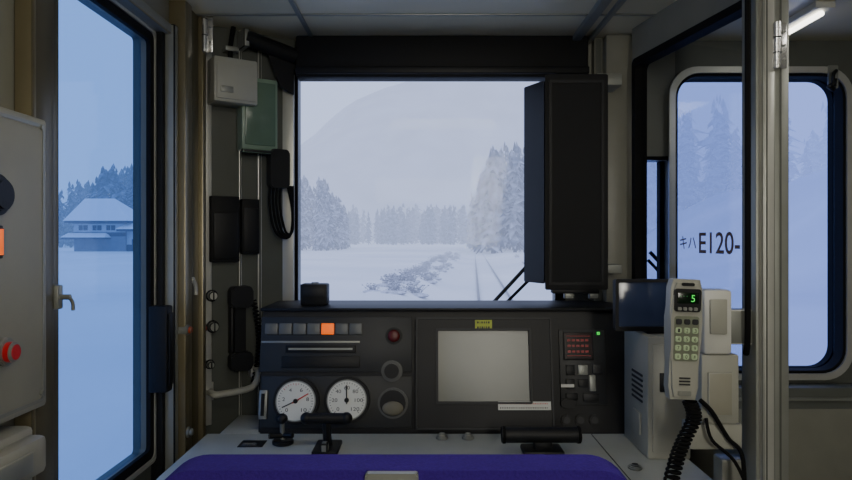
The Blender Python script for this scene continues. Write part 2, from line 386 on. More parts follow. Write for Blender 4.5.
b.box(wx1,sx0,0,.07,0,CH,wallM,0); b.box(sx0,sx1,0,.07,0,sz0,wallM,0); b.box(sx0,sx1,0,.07,sz1,CH,wallM,0)
b.box(sx1,rx0,0,.07,0,CH,wallM,0); b.box(rx0,rx1,0,.07,0,rz0,wallD,0); b.box(rx0,rx1,0,.07,rz1,CH,wallD,0)
b.box(rx1,RX+.1,0,.07,0,CH,wallD,0)
o=b.obj('wall_front'); o.matrix_world=FW.M; struct(o)
W=thing('window_1','','x',FW.M); del W['label']; del W['category']; W['kind']='structure'
b=MB(); b.ring((wx0-.03,wx1+.03,wz0-.03,wz1+.012),(wx0+.004,wx1-.004,wz0+.004,wz1-.004),-0.012,0.0,rubber,.02,.02); b.obj('gasket',W)
b=MB(); b.box(wx0,wx1,.03,.036,wz0,wz1,gF,0); b.obj('window_pane',W)
W=thing('window_2','','x',FW.M); del W['label']; del W['category']; W['kind']='structure'
b=MB(); b.ring((rx0-.02,rx1+.02,rz0-.02,rz1+.02),(rx0+.002,rx1-.002,rz0+.002,rz1-.002),-0.02,0.028,rubber,.09,.075,8); b.ring((rx0-.04,rx1+.04,rz0-.04,rz1+.04),(rx0+.002,rx1-.002,rz0+.002,rz1-.002),0.038,0.07,rubber,.09,.075,8); b.ring((rx0-.030,rx1+.030,rz0-.030,rz1+.030),(rx0-.008,rx1+.008,rz0-.008,rz1+.008),-0.028,-0.018,silver,.10,.085,8); b.obj('window_frame',W)
b=MB(); b.box(rx0,rx1,.03,.036,rz0,rz1,gR,0); b.obj('window_pane',W)
W=thing('window_3','','x',FW.M); del W['label']; del W['category']; W['kind']='structure'
b=MB(); b.ring((sx0-.012,sx1+.012,sz0-.012,sz1+.012),(sx0,sx1,sz0,sz1),-0.008,0.0,rubber,.01,.008); b.obj('gasket',W)
b=MB(); b.box(sx0,sx1,.03,.036,sz0,sz1,gR,0); b.obj('window_pane',W)
a=FW.r(281,80,296,303)
b=MB(); b.box(a[0]-.01,a[1]-.002,-.03,0,1.25,2.09,silver,.004); o=b.obj('trim_3'); o.matrix_world=FW.M; struct(o)
b=MB(); x0,x1,_,_=FW.r(606,0,634,300,0.08); b.box(x0,x1,-.08,0,0.9,CH,wallM,.008); b.box(x0-.03,x0,-.04,0,0.9,CH,wallD,.004); o=b.obj('trim_4'); o.matrix_world=FW.M; struct(o)
b=MB()
b.box(-0.75,0.72,2.05,2.062,CH-.004,CH,steel,.001); b.box(-.40,-.385,0.2,FY,CH-.006,CH,steel,.001); b.box(0.50,0.53,0.2,FY,CH-.02,CH,steel,.004); b.box(0.56,0.575,0.2,FY,CH-.014,CH,steel,.002)
struct(b.obj('trim_5'))
x0,x1,z0,z1=FW.r(296,42,588,78,.06)
b=MB(); b.box(x0,x1,-.07,0,z0,CH-.001,blackm,.008); b.box(x0,x1,-.085,-.07,z0+.01,z0+.035,black,.004); o=b.obj('trim_6'); o.matrix_world=FW.M; struct(o)
# ------------------------------------------------ right glass partition
RA=Vector((0.684,2.20,0)); RB=Vector((0.80,1.575,0)); FR_=Fr(RA,RB-RA); LR=(RB-RA).length
Wp=thing('window_4','','x',FR_.M); del Wp['label']; del Wp['category']; Wp['kind']='structure'
b=MB(); b.ring((0,LR,0.0,CH),(0.03,LR-.005,1.02,2.075),0,0.03,wallM,0,.02); b.obj('partition_frame',Wp)
b=MB(); b.ring((0.008,LR,1.0,2.095),(0.032,LR-.006,1.022,2.073),-.006,.036,rubber,.02,.02); b.obj('gasket',Wp)
b=MB(); b.box(0.03,LR-.005,.013,.017,1.02,2.075,gP,0); b.obj('window_pane',Wp)
x0,x1,z0,z1=FR_.r(699,232,740,254,-.01); text('E120-',"lettering",x0,x1,z0,z1,.010,brown,Wp,0.012)
x0,x1,z0,z1=FR_.r(680,236,696,249,-.01); text('キハ',"lettering",x0,x1,z0,z1,.010,brown,Wp,0.008)
b=MB()
b.box(.747,.757,1.5,1.57,0,CH,steel,.003); b.box(.757,.787,1.49,1.57,0,CH,silver,.005); b.box(.787,.822,1.5,1.57,0,CH,steel,.003)
b.box(.764,.767,1.488,1.491,0,CH,wallD,0); b.box(.80,.803,1.497,1.501,0,CH,wallD,0)
struct(b.obj('trim_7'))
b=MB(); b.tube([(.728,1.50,z) for z in (2.19,1.9,1.6,1.3)]+[(.734,1.52,1.24)],.007,rubber,8,3); top(b.obj('power_cord'),'black cord running down beside the metal post','cord')
def hinge(px,py0,py1,d,mat=chrome):
    p=P(px,py0,d); q=P(px,py1,d)
    T=thing('hinge','chrome door hinge screwed to the metal post','hinge',Matrix.Translation((p.x,d,q.z)))
    h=p.z-q.z
    b=MB(); b.box(-.016,.016,0.004,.012,0,h,mat,.002); 
    for k in range(3): b.cyl(Vector((.009,.002,h*(.2+.3*k))),.003,.003,'y',steel,seg=10)
    b.obj('leaf',T)
    b=MB(); b.cyl(Vector((-.008,0,h/2)),.008,h,'z',mat,seg=14,bev=.001)
    for k in (1,2): b.cyl(Vector((-.008,0,h*k/3)),.0085,.002,'z',rubber,seg=14)
    b.obj('knuckle',T)
hinge(781,22,68,1.485)
hinge(207,2,52,2.07)
# ------------------------------------------------ instrument console
C=thing('instrument_console','dark driving console with gauges, display and light grey desk','control panel')
CX0=(258-426)/F*2.0; CX1=(632-426)/F*2.0
T=math.radians(10)
FP=Fr((0,2.0,0.92),(1,0,0),(0,math.sin(T),math.cos(T)))
b=MB(); zt=1.28
b.prism([(2.0,.90),(2.0,.92),(2.0+(zt-.92)*math.tan(T),zt),(2.30,zt),(2.30,.90)],'x',CX0,CX1,conM,.004); b.obj('body',C,'dark grey tilted instrument panel')
b=MB(); b.box(CX0-.005,CX1+.005,2.045,2.31,zt,zt+.010,black,.003); b.obj('top_ledge',C)
b=MB(); b.prism([(-.66,1.99),(-.66,1.62),(-.60,1.48),(.70,1.48),(.70,1.99)],'z',.885,.92,deskM,.006); b.box(-.62,-.50,1.99,2.2,.885,.92,deskM,.004)
b.box(-.55,.62,1.60,2.2,0,.885,wallM,.01); b.obj('desk_top',C,'light grey desk surface')
def pbox(name,px0,py0,px1,py1,t,mat,bev=.002,base=-.001,label=None,r=None,par=None,extra=None):
    x0,x1,z0,z1=FP.r(px0,py0,px1,py1); b=MB()
    if r: b.plate(x0,x1,z0,z1,-t,-base,mat,r,bev)
    else: b.box(x0,x1,-t,-base,z0,z1,mat,bev)
    if extra: extra(b,x0,x1,z0,z1)
    o=b.obj(name,par or C,label)
    if not par: o.matrix_local=FP.M
    return o
pbox('switch_module',262,317,412,372,.006,conL,.002,label='dark grey switch panel')
pbox('trim_line',262,341,360,343,.008,steel,.0005,.005)
for k in range(7):
    x=266+14*k
    pbox('indicator_button',x,323.5,x+12.2,334.5,.011,amber if k==4 else M('button_grey',(92,95,95),.4),.002,label='lit amber button' if k==4 else 'grey square button')
def slot(b,x0,x1,z0,z1):
    b.box(x0+.01,x1-.01,-.0105,-.009,(z0+z1)/2-.003,(z0+z1)/2+.003,steel,0)
pbox('card_slot',286,345,356,353,.010,black,.002,extra=slot)
pbox('recessed_panel',282,356,360,368,.009,black,.002)
def pknob(name,px,py,r,h,mat,ringm=None,label=None,dome=False):
    x,z=FP.at(px,py); b=MB(); rr=r/F*2.0
    if ringm: b.cyl(Vector((x,-.004,z)),rr*1.35,.01,'y',ringm,bev=.001)
    b.cyl(Vector((x,-h/2,z)),rr,h,'y',mat,bev=.002)
    if dome: b.sph(Vector((x,-h,z)),rr*.95,mat,(1,.35,1))
    o=b.obj(name,C,label); o.matrix_local=FP.M; return o
pknob('push_button',394,336,6.5,.014,dred,black,'dark red push button',True)
pknob('rotary_knob',392,371,8,.03,black,M('ring_grey',(70,72,72),.4),'black rotary knob')
x,z=FP.at(393,403); b=MB(); b.cyl(Vector((x,-.005,z)),.046,.012,'y',M('ring_grey',(70,72,72)),seg=32,bev=.002); b.cyl(Vector((x,-.009,z)),.041,.012,'y',black,seg=32,bev=.002); o=b.obj('speaker_socket',C,'round black socket with grey rim'); o.matrix_local=FP.M
x,z=FP.at(393,408); b=MB(); b.sph(Vector((x,-.015,z)),.028,M('speaker_mesh',(112,108,92),.6),(1.15,.25,.75)); o=b.obj('speaker_cone',C); o.matrix_local=FP.M
pbox('gauge_panel',262,376,412,428,.004,conL,.002,label='black gauge surround')
def gauge(px,py,rp,redz,ang,nums):
    x,z=FP.at(px,py,.02); R=rp/F*2.0
    b=MB(); 
    b.cyl(Vector((0,-.012,0)),R*1.18,.026,'y',black,seg=40,bev=.003); b.cyl(Vector((0,-.0255,0)),R*1.03,.002,'y',steel,seg=40)
    root=b.obj('pressure_gauge',C,'round white dial gauge in black bezel'); root.matrix_local=FP.M@Matrix.Translation((x,0,z))
    b=MB(); b.cyl(Vector((0,-.0268,0)),R*.97,.001,'y',dial,seg=40)
    for k in range(31):
        a=math.radians(225-270*k/30); L=.12 if k%5==0 else .07
        c=Vector((math.cos(a)*R*(.9-L/2),-.0278,math.sin(a)*R*(.9-L/2)))
        b.box(c.x-R*L/2,c.x+R*L/2,c.y-.0003,c.y+.0003,c.z-R*.012,c.z+R*.012,inkM if not(redz and 10<=k<=16) else inkR,0,Matrix.Rotation(-a,4,'Y'))
    b.obj('dial',root)
    for k,nm in enumerate(nums):
        a=math.radians(225-270*k/(len(nums)-1)); cx,cz=math.cos(a)*R*.62,math.sin(a)*R*.62; w=R*.07*len(nm)
        text(nm,'numerals',cx-w,cx+w,cz-R*.09,cz+R*.09,-.0278,inkM,root)
    b=MB()
    for aa,mt in zip(ang,(inkM,inkR)):
        a=math.radians(aa); b.box(-R*.2,R*.75,-.0298,-.0288,-R*.03,R*.03,mt,0,None)
        b.bm.verts.ensure_lookup_table(); vv=b.bm.verts[-8:]
        for v in vv: v.co=Matrix.Rotation(-a,4,'Y')@v.co
    b.cyl(Vector((0,-.0295,0)),R*.12,.003,'y',black,seg=16); b.obj('needle',root)
gauge(296,401,19.5,True,(205,30),('0','2','4','6','8','10'))
gauge(347,400,19.5,False,(92,),('0','20','40','60','80','100','120'))
def vg(b,x0,x1,z0,z1):
    b.box((x0+x1)/2-.005,(x0+x1)/2+.005,-.013,-.009,z0+.01,z1-.01,blackm,0)
pbox('level_indicator',260,390,267,419,.010,steel,.002,extra=vg)
x0,x1,z0,z1=FP.r(416,318,553,429)
b=MB(); s=FP.r(438,331,529,401)
b.ring((x0,x1,z0,z1),(s[0],s[1],s[2],s[3]),-.022,-.001,black,.006,.003); b.ring((x0+.006,x1-.006,z0+.006,z1-.006),(s[0]-.008,s[1]+.008,s[2]-.008,s[3]+.008),-.026,-.021,conM,.006,.006)
b.ring((x0,x1,z0,z1),(x0+.005,x1-.005,z0+.005,z1-.005),-.028,-.020,conL,.006,.004)
b.ring((s[0]-.007,s[1]+.007,s[2]-.007,s[3]+.007),(s[0]-.001,s[1]+.001,s[2]-.001,s[3]+.001),-.029,-.02,conL,.004,.003)
DM=b.obj('display_monitor',C,'large black framed cab display'); DM.matrix_local=FP.M
b=MB(); b.plate(s[0]-.002,s[1]+.002,s[2]-.002,s[3]+.002,-.015,-.002,scr,.003); b.obj('screen',DM,'grey blank screen')
def sticker(name,px0,py0,px1,py1,mat,rows,ink,y=-.0272,fill=.2,ws=(.002,.005),gap=.003):
    x0,x1,z0,z1=FP.r(px0,py0,px1,py1,.025); b=MB(); b.box(x0,x1,y,y+.0012,z0,z1,mat,0)
    rd=random.Random(px0)
    for rr in range(rows):
        zz=z1-(z1-z0)*(rr+.5)/rows; hh=(z1-z0)/rows*fill; xx=x0+.006
        while xx<x1-.009:
            w=rd.uniform(*ws); b.box(xx,min(xx+w,x1-.005),y-.0004,y,zz-hh,zz+hh,ink[rr%len(ink)],0); xx+=w+gap
    b.obj(name,DM)
sticker('sticker',475,320,492,330,yellow,2,(inkM,))
sticker('label_plate',498,401.5,551,410,white,2,(inkR,inkM),fill=.17,ws=(.0015,.003),gap=.003)
pbox('switch_module',558,330,607,405,.008,conL,.002,label='dark grey indicator and switch panel')
def seven(b,x0,x1,z0,z1):
    w=(x1-x0);h=z1-z0
    b.box(x0+.004,x1-.004,-.0155,-.0138,z0+.004,z1-.004,M('red_dark_window',(34,10,12),.2),0)
    b.box(x0+.010,x1-.010,-.016,-.0154,z1-.014,z1-.012,red_e,0); b.box(x0+.010,x1-.010,-.016,-.0154,z0+.012,z0+.014,red_e,0)
    for i in range(5):
        for f0,f1 in ((.66,.74),(.46,.54),(.26,.34)):
            b.box(x0+.012+i*(w-.024)/5,x0+.012+(i+.7)*(w-.024)/5,-.016,-.0154,z0+h*f0,z0+h*f1,red_e,0)
pbox('digital_readout',562,332,593,360,.014,black,.002,extra=seven,label='square readout with red segments')
for k,(px,py,w,h,mt) in enumerate(((565,365,9,10,conM),(577,365,10,10,steel),(591,364,10,10,conL),(565,379,9,10,conM),(577,379,10,8,conM),(588,375,7,16,steel),(565,393,12,7,black),(582,393,16,8,conM))):
    pbox('toggle_switch',px,py,px+w,py+h,.016,mt,.002)
pbox('indicator_lamp',596,332,599,335,.012,green_e,.001,label='small green lamp')
pbox('white_tag',560,384,573,387,.0175,white,0,.008)
pbox('round_plug',560,398,575,408,.016,black,.004,r=.01)
for px in (562,576,590): pknob('key_switch',px+4,420,4.0,.012,conL,black,'small grey key switch')
deskat=DK
x,y=deskat(283,444)
b=MB(); b.cyl(Vector((x,y,.926)),.03,.014,'z',black,bev=.003); b.tube([(x,y,.93),(x-.002,y,.965),(x,y-.01,.99)],.007,steel); b.sph(Vector((x,y-.012,.995)),.015,black,(1.1,1,1)); b.tube([(x-.035,y-.02,.948),(x,y,.945),(x+.03,y-.012,.948)],.008,black); b.obj('reverser_lever',C,'black reverser lever on round base')
x,y=deskat(327,450)
b=MB(); b.box(x-.035,x+.035,y-.05,y+.06,.918,.932,black,.004); b.tube([(x,y+.01,.93),(x,y-.005,.985),(x,y-.01,1.01)],.012,black); b.tube([(x-.055,y-.01,1.01),(x+.055,y-.01,1.01)],.015,black,12); b.sph(Vector((x+.055,y-.01,1.01)),.017,black); b.sph(Vector((x-.055,y-.01,1.01)),.017,black); b.box(x-.010,x+.010,y-.06,y-.03,.93,.955,steel,.004); b.obj('brake_lever',C,'black T handled brake lever with metal stem')
x,y=deskat(541,454)
b=MB(); b.box(x-.05,x+.06,y-.03,y+.05,.918,.935,black,.006); b.box(x-.02,x+.03,y-.01,y+.02,.93,.965,black,.006); b.tube([(x-.098,y,.972),(x+.098,y,.972)],.021,black,14); b.cyl(Vector((x-.101,y,.972)),.023,.012,'x',rubber,bev=.002); b.cyl(Vector((x+.101,y,.972)),.023,.012,'x',rubber,bev=.002); b.obj('throttle_lever',C,'long horizontal black grip lever')
for px,py in ((442,439),(468,439)):
    x,y=deskat(px,py); b=MB(); b.cyl(Vector((x,y,.925)),.018,.012,'z',steel,bev=.003); b.cyl(Vector((x,y,.933)),.010,.008,'z',boxL,bev=.002); b.obj('push_knob',C,'small metal push knob')
x,y=deskat(635,469); b=MB(); b.cyl(Vector((x,y,.924)),.018,.01,'z',steel,bev=.003); b.cyl(Vector((x,y,.93)),.010,.006,'z',black,bev=.002); b.obj('push_knob',C)
b=MB()
x0,y0=deskat(240,444); b.box(x0,x0+.07,y0-.03,y0+.03,.919,.922,conM,.001); b.box(x0+.01,x0+.05,y0-.02,y0,.921,.924,chrome,.001)
b.obj('name_plate',C,'small dark desk plate')
x0,y0=deskat(600,445); b=MB(); b.box(x0,x0+.003,1.5,1.98,.919,.9208,conL,0); b.obj('desk_seam',C)
p=P(300,284,2.12); q=P(327,303,2.12)
b=MB(); b.box(p.x,q.x,2.12,2.18,1.290,p.z,black,.006); b.box(p.x+.01,q.x-.01,2.118,2.121,1.315,p.z-.012,conM,.001); b.cyl(Vector(((p.x+q.x)/2,2.15,p.z)),.012,.008,'z',steel,bev=.001)
top(b.obj('sensor_box'),'small black box standing on the console ledge','electronic box')
# ------------------------------------------------ black folding panel
T2=thing('sun_shade_panel','tall black folding shade panel hanging beside the windshield','sun shade')
zt=P(0,80,2.12).z; zb=P(0,290,2.12).z
def xy(px,d): return ((px-426)/F*d,d)
b=MB(); b.prism([xy(545,2.12),xy(608,2.12),(xy(608,2.12)[0],2.15),(xy(547,2.12)[0],2.15)],'z',zb,zt+.02,blackm,.003); b.ring((xy(549,2.12)[0],xy(604,2.12)[0],zb+.015,zt),(xy(552,2.12)[0],xy(601,2.12)[0],zb+.025,zt-.010),2.116,2.121,black,.004,.003)
b.obj('main_panel',T2)
b=MB(); b.prism([xy(524,2.22),xy(544,2.12),(xy(546,2.12)[0],2.135),(xy(527,2.22)[0],2.232)],'z',zb+.02,zt,black,.002); b.obj('side_flap',T2)
x=xy(606,2.12)[0]
b=MB(); b.box(x-.02,x+.06,2.15,2.25,zt-.01,zt+.03,steel,.004); b.obj('bracket',T2)
b=MB(); b.box(x-.02,x+.06,2.15,2.25,zb+.05,zb+.08,steel,.004); b.obj('bracket',T2)
b=MB(); b.box(x-.17,x-.02,2.125,2.16,zb-.012,zb+.005,black,.003); b.box(x-.13,x-.10,2.13,2.15,zb-.03,zb-.01,steel,.002); b.box(x-.05,x-.02,2.13,2.15,zb-.03,zb-.01,steel,.002); b.obj('bottom_catch',T2)
# ------------------------------------------------ near left equipment box
FB=Fr((-0.70,0,0),(0,1,0))
EB=thing('equipment_box','beige grey wall box with red button and lamps','control box',FB.M)
d1=.7*F/378
b=MB(); b.box(.72,d1,0,.05,1.194,1.722,boxN,.008); b.ring((.74,d1-.012,1.206,1.71),(.75,d1-.018,1.212,1.704),-.0015,.001,steel,.01,.008); b.obj('body',EB)
x,z=FB.at(3,352); b=MB(); b.cyl(Vector((x,-.004,z)),.024,.01,'y',steel,bev=.002); b.cyl(Vector((x,-.012,z)),.017,.02,'y',red,bev=.004); b.obj('push_button',EB,'red push button')
x,z=FB.at(-3,195); b=MB(); b.cyl(Vector((x-.01,-.006,z)),.034,.012,'y',black,seg=32,bev=.003); b.cyl(Vector((x-.01,-.014,z)),.027,.014,'y',black,seg=32,bev=.004); b.obj('rotary_switch',EB,'black round rotary switch')
x,z=FB.at(-3,242); b=MB(); b.box(x-.03,x+.004,-.008,.001,z-.027,z+.027,black,.002); b.box(x-.026,x,-.012,-.006,z-.023,z+.023,amber,.002); b.obj('indicator_lamp',EB,'lit amber lamp')
for (px,py) in ((43,128),(43,392)):
    x,z=FB.at(px,py); b=MB(); b.cyl(Vector((x-.006,-.002,z)),.005,.005,'y',steel,seg=12); b.obj('screw',EB)
LC=thing('lower_cabinet','beige grey cabinet with protruding lid under the wall box','cabinet',FB.M)
b=MB(); b.box(.72,1.17,-.01,.05,0,1.175,boxN,.01); b.obj('body',LC)
b=MB(); b.box(.78,1.15,-.045,-.01,1.10,1.165,boxN,.01); b.box(.75+.04,1.10,-.05,-.045,1.115,1.15,steel,.003); b.obj('lid',LC)
def latch(px,py,s,mat,name,label):
    F2=Fr((WX+.03,0,0),(0,1,0)) ; x,z=F2.at(px,py)
    T=thing(name,label,'latch',Matrix.Translation(Vector((WX+.0,x,z)))@FL.M.to_3x3().to_4x4())
    b=MB(); b.box(-.016*s,.016*s,-.036,.0,-.04*s,.04*s,mat,.004); b.obj('plate',T)
    b=MB(); b.cyl(Vector((0,-.045,0)),.009*s,.02,'y',mat,bev=.001); b.tube([(0,-.052,.0),(.012*s,-.055,-.02*s),(.014*s,-.055,-.045*s)],.006*s,mat,10,3); b.obj('handle',T)
latch(58,297,.6,steel,'door_latch','metal latch on the side door edge')
latch(186,280,1.0,silver,'door_lock','silver turn lock on the bronze door jamb')
F2=Fr((WX+.05,0,0),(0,1,0))
dimr=M('dim_orange',(170,70,30),.4)
for px,py,mt,lb in ((187,330,dimr,'small orange pilot lamp on the door jamb'),(188,432,steel,'small steel push stud on the door jamb')):
    x,z=F2.at(px,py); b=MB(); b.cyl(Vector((0,-.028,0)),.016,.056,'y',steel,bev=.002); b.cyl(Vector((0,-.060,0)),.010,.010,'y',mt,bev=.002)
    o=b.obj('pilot_lamp' if mt is dimr else 'push_stud'); o.matrix_world=Matrix.Translation((WX,x,z))@FL.M.to_3x3().to_4x4(); top(o,lb,'button')
x,z=Fr((WX+.02,0,0),(0,1,0)).at(150,400)
b=MB(); b.box(1.83,1.875,-.035,.018,z,z+.24,blackm,.006); b.box(1.838,1.867,-.04,-.035,z+.02,z+.22,black,.003); o=b.obj('lock_case'); o.matrix_world=FL.M; top(o,'black lock case on the side door edge','lock')
# ------------------------------------------------ corner wall equipment
def cthing(name,label,cat): return thing(name,label,cat,FD.M)
def cb(b,px0,py0,px1,py1,t0,t1,mat,bev=.004,off=None):
    x0,x1,z0,z1=FD.r(px0,py0,px1,py1,t1 if off is None else off); b.box(x0,x1,-t1,-t0,z0,z1,mat,bev); return x0,x1,z0,z1
def fullv(b,px0,px1,t,mat,z0=.9,z1=CH):
    x0=FD.at(px0,200,t)[0]; x1=FD.at(px1,200,t)[0]; b.box(x0,x1,-t,0,z0,z1,mat,.003)
b=MB(); fullv(b,203,212,.014,silver); fullv(b,258,262,.008,wallD); fullv(b,239,242,.006,wallD)
o=b.obj('trim_8'); o.matrix_world=FD.M; struct(o)
T3=cthing('junction_box','pale grey junction box fixed to the corner wall','electrical box')
b=MB(); a=cb(b,214,58,258,103,0,.09,boxL,.006); b.obj('body',T3)
b=MB(); b.box(a[0]+.008,a[1]-.008,-.094,-.089,a[2]+.01,a[3]-.02,boxL,.002); b.box(a[0]+.02,a[0]+.06,-.097,-.093,a[2]+.03,a[2]+.05,steel,.001); b.obj('cover',T3)
b=MB(); xm=(a[0]+a[1])/2
b.tube([(xm,-.03,a[3]-.005),(xm,-.03,a[3]+.05),(xm+.01,-.03,CH-.002)],.008,rubber,10,4); b.obj('cable',T3)
b=MB(); b.box(xm-.02,xm+.025,-.042,0,a[3]+.035,a[3]+.05,steel,.002); b.obj('cable_clamp',T3)
T3=cthing('emergency_lamp_box','pale green box with glossy cover on the corner wall','lamp box')
b=MB(); a=cb(b,242,78,278,150,0,.06,greenM,.006); b.obj('body',T3)
b=MB(); b.box(a[0]+.01,a[1]-.01,-.066,-.059,a[2]+.015,a[3]-.015,M('green_cover',(92,114,98),.2),.003); b.box(a[0],a[1],-.07,-.05,a[2]-.012,a[2],black,.002); b.obj('cover',T3)
T3=cthing('roller_blind','rolled black blind under the ceiling by the windshield','blind')
x0,_=FD.at(246,20,.06); x1,_=FD.at(296,20,.06)
b=MB(); b.tube([(x0,-.05,2.165),(x1,-.05,2.13)],.026,blackm,14); b.obj('roller',T3)
b=MB(); b.prism([(x0+.07,2.15),(x1,2.13),(x1,2.0),(x1-.05,2.02)],'y',-.045,-.035,black,.002); b.box(x0-.01,x0+.01,-.07,0,2.13,2.19,steel,.003); b.obj('fabric',T3)
T3=cthing('document_holder','flat black holder mounted on the corner wall','holder')
b=MB(); a=cb(b,211,196,240,262,0,.035,blackm,.004); b.obj('body',T3)
b=MB(); b.box(a[0]+.008,a[1]-.008,-.04,-.034,a[2]+.01,a[2]+(a[3]-a[2])*.75,black,.003); b.obj('front_pocket',T3)
T3=cthing('document_holder','narrow black holder mounted on the corner wall','holder')
b=MB(); a=cb(b,242,199,260,254,0,.03,blackm,.004); b.obj('body',T3)
b=MB(); b.box(a[0]+.005,a[1]-.005,-.035,-.029,a[2]+.008,a[3]-.03,black,.003); b.obj('front_pocket',T3)
T3=cthing('microphone','black hand microphone with looped cords on a wall hook','microphone')
x0,x1,z0,z1=FD.r(266,150,296,240,.05)
b=MB(); b.plate(x0+.01,x1-.03,z1-.13,z1,-.07,-.03,black,.012,.004); b.obj('body',T3)
b=MB(); b.box(x0+.02,x1-.04,-.03,0,z1-.09,z1-.02,steel,.003); b.obj('hook',T3)
b=MB()
for k in range(4):
    dx=.012*k
    b.tube([(x0+.02+dx,-.05,z1-.10),(x0+.01+dx,-.055,z1-.18),(x0+.03+dx,-.055,z0+.03),(x1-.025+dx*.3,-.05,z0+.01+dx*.5),(x1-.012,-.05,z0+.09),(x1-.03+dx*.5,-.05,z1-.12)],.0045,rubber,8,5)
b.obj('cord',T3)
for px,py,r_,mt,lb in ((213,296,.015,silver,'silver screw knob on the corner wall'),(214,327,.016,steel,'steel rotary knob on the corner wall'),(204,328,.011,M('red_brown_knob',(120,50,40),.4),'dull red knob on the corner wall'),(211,365,.012,steel,'steel rotary knob on the corner wall')):
    x,z=FD.at(px,py,.03); b=MB(); b.cyl(Vector((0,-.010,0)),r_*1.3,.020,'y',black,bev=.002); b.cyl(Vector((0,-.024,0)),r_,.026,'y',mt,bev=.003); b.box(-.002,.002,-.040,-.036,-r_*.8,r_*.8,black,0)
    o=b.obj('rotary_knob'); o.matrix_world=FD.M@Matrix.Translation((x,0,z)); top(o,lb,'knob')
T3=cthing('telephone_handset','black telephone handset hanging on the corner wall','telephone')
x0,x1,z0,z1=FD.r(229,286,251,370,.05); xm=(x0+x1)/2
b=MB(); b.plate(xm-.018,xm+.018,z0+.02,z1-.02,-.055,-.03,black,.01,.004); b.plate(x0,x1,z1-.07,z1,-.075,-.035,black,.015,.006); b.plate(x0,x1,z0,z0+.06,-.075,-.035,black,.015,.006); b.obj('handset',T3)
b=MB(); b.box(xm-.025,xm+.025,-.035,0,z0+.05,z1-.04,conM,.004); b.obj('cradle',T3)
b=MB(); pts=[]
for k in range(220):
    t=k/219; a=t*22*2*math.pi; pts.append((x1+.012+.008*math.cos(a)+.02*math.sin(t*3.1),-.04+.008*math.sin(a),z1-.05-(z1-z0+.0)*t))
b.tube(pts,.003,rubber,6); b.obj('coiled_cord',T3)
T3=cthing('grab_handle','pale metal grab handle under the handset','handle')
x0,x1,z0,z1=FD.r(214,372,260,398,.06)
b=MB(); b.tube([(x0,0,z0+.02),(x0,-.05,z0+.02),(x0+.02,-.065,z0+.02),(x1-.03,-.065,z0+.03),(x1-.005,-.06,z1-.01),(x1-.005,-.03,z1)],.011,boxL,10,5); b.obj('bar',T3)
b=MB(); b.box(x0-.015,x0+.015,-.006,0,z0-.01,z0+.05,silver,.002); b.obj('mount',T3)
b=MB(); b.box(x1-.02,x1+.01,-.03,0,z1-.03,z1+.01,silver,.002); b.obj('mount',T3)
# ------------------------------------------------ right side equipment
X0=.585
T4=thing('equipment_cabinet','light grey metal equipment cabinet standing on the desk','electrical box')
b=MB(); b.box(X0,.70,1.75,1.96,.92,1.245,boxL,.006); b.obj('body',T4)
b=MB(); b.box(X0+.012,.688,1.746,1.751,.94,1.225,boxL,.002)
b.obj('front_cover',T4)
b=MB()
for k in range(6): b.box(X0-.002,X0+.001,1.79,1.88,1.06+.014*k,1.066+.014*k,inkM,0)
b.obj('vent',T4)
b=MB(); b.box(X0-.006,X0,1.80,1.86,.97,1.03,boxL,.002); b.obj('tag',T4)
b=MB(); b.box(X0+.03,X0+.06,1.741,1.747,1.10,1.15,black,.002); b.obj('latch',T4)
T4=thing('small_monitor','small monitor with dark blue screen standing on the cabinet','monitor')
p=P(615,279,1.80); q=P(670,331,1.80)
b=MB(); b.ring((p.x,q.x,q.z,p.z),(p.x+.009,q.x-.009,q.z+.012,p.z-.009),1.795,1.81,black,.006,.003); b.box(p.x+.003,q.x-.003,1.808,1.835,q.z+.003,p.z-.003,black,.004); b.obj('casing',T4)
b=MB(); b.box(p.x+.008,q.x-.008,1.802,1.808,q.z+.01,p.z-.008,scrB,.001); b.obj('screen',T4)
b=MB(); b.box(.60,.65,1.80,1.87,1.2455,1.255,black,.002); b.box(.615,.635,1.825,1.845,1.25,1.30,black,.002); b.obj('stand',T4)
T4=thing('radio_unit','white radio telephone base fixed beside the metal post','radio')
p=P(704,290,1.50); q=P(733,425,1.50)
b=MB(); b.box(p.x,.694,1.50,1.56,1.24,p.z,white,.008); b.box(.69,.75,1.52,1.56,1.26,1.34,steel,.003); b.obj('body',T4)
b=MB(); b.box(p.x-.004,.712,1.505,1.58,q.z,1.24,boxL,.006); b.box(p.x+.01,.695,1.500,1.507,q.z+.02,1.20,boxN,.003); b.obj('lower_cover',T4)
b=MB(); b.box(p.x+.012,.68,1.494,1.501,p.z-.10,p.z-.02,boxL,.003); b.obj('upper_cover',T4)
b=MB(); b.box(p.x-.05,p.x+.01,1.515,1.55,1.26,1.38,white,.006); b.obj('cradle',T4)
b=MB(); b.box(.60,.722,1.51,1.56,q.z-.06,q.z+.0,boxL,.006); b.obj('lower_bracket',T4)
hp=P(686,340,1.45); HM=Matrix.Translation((hp.x,1.45,hp.z))@Matrix.Rotation(math.radians(2),4,'Y')
T5=thing('telephone_handset','pale cordless style handset with keypad and green lit display','telephone',HM)
hw_=.0345; hh=.132
b=MB()
prof=[(-hw_*.80,-hh),(hw_*.80,-hh),(hw_*.95,-hh*.8),(hw_*.92,-hh*.2),(hw_,hh*.35),(hw_,hh*.85),(hw_*.85,hh),(-hw_*.85,hh),(-hw_,hh*.85),(-hw_,hh*.35),(-hw_*.92,-hh*.2),(-hw_*.95,-hh*.8)]
b.prism(prof,'y',0,.042,boxL,.007); b.obj('body',T5,'pale grey handset shell')
b=MB(); b.plate(-.029,.029,.062,.112,-.004,.004,black,.006,.001); b.obj('display_bezel',T5)
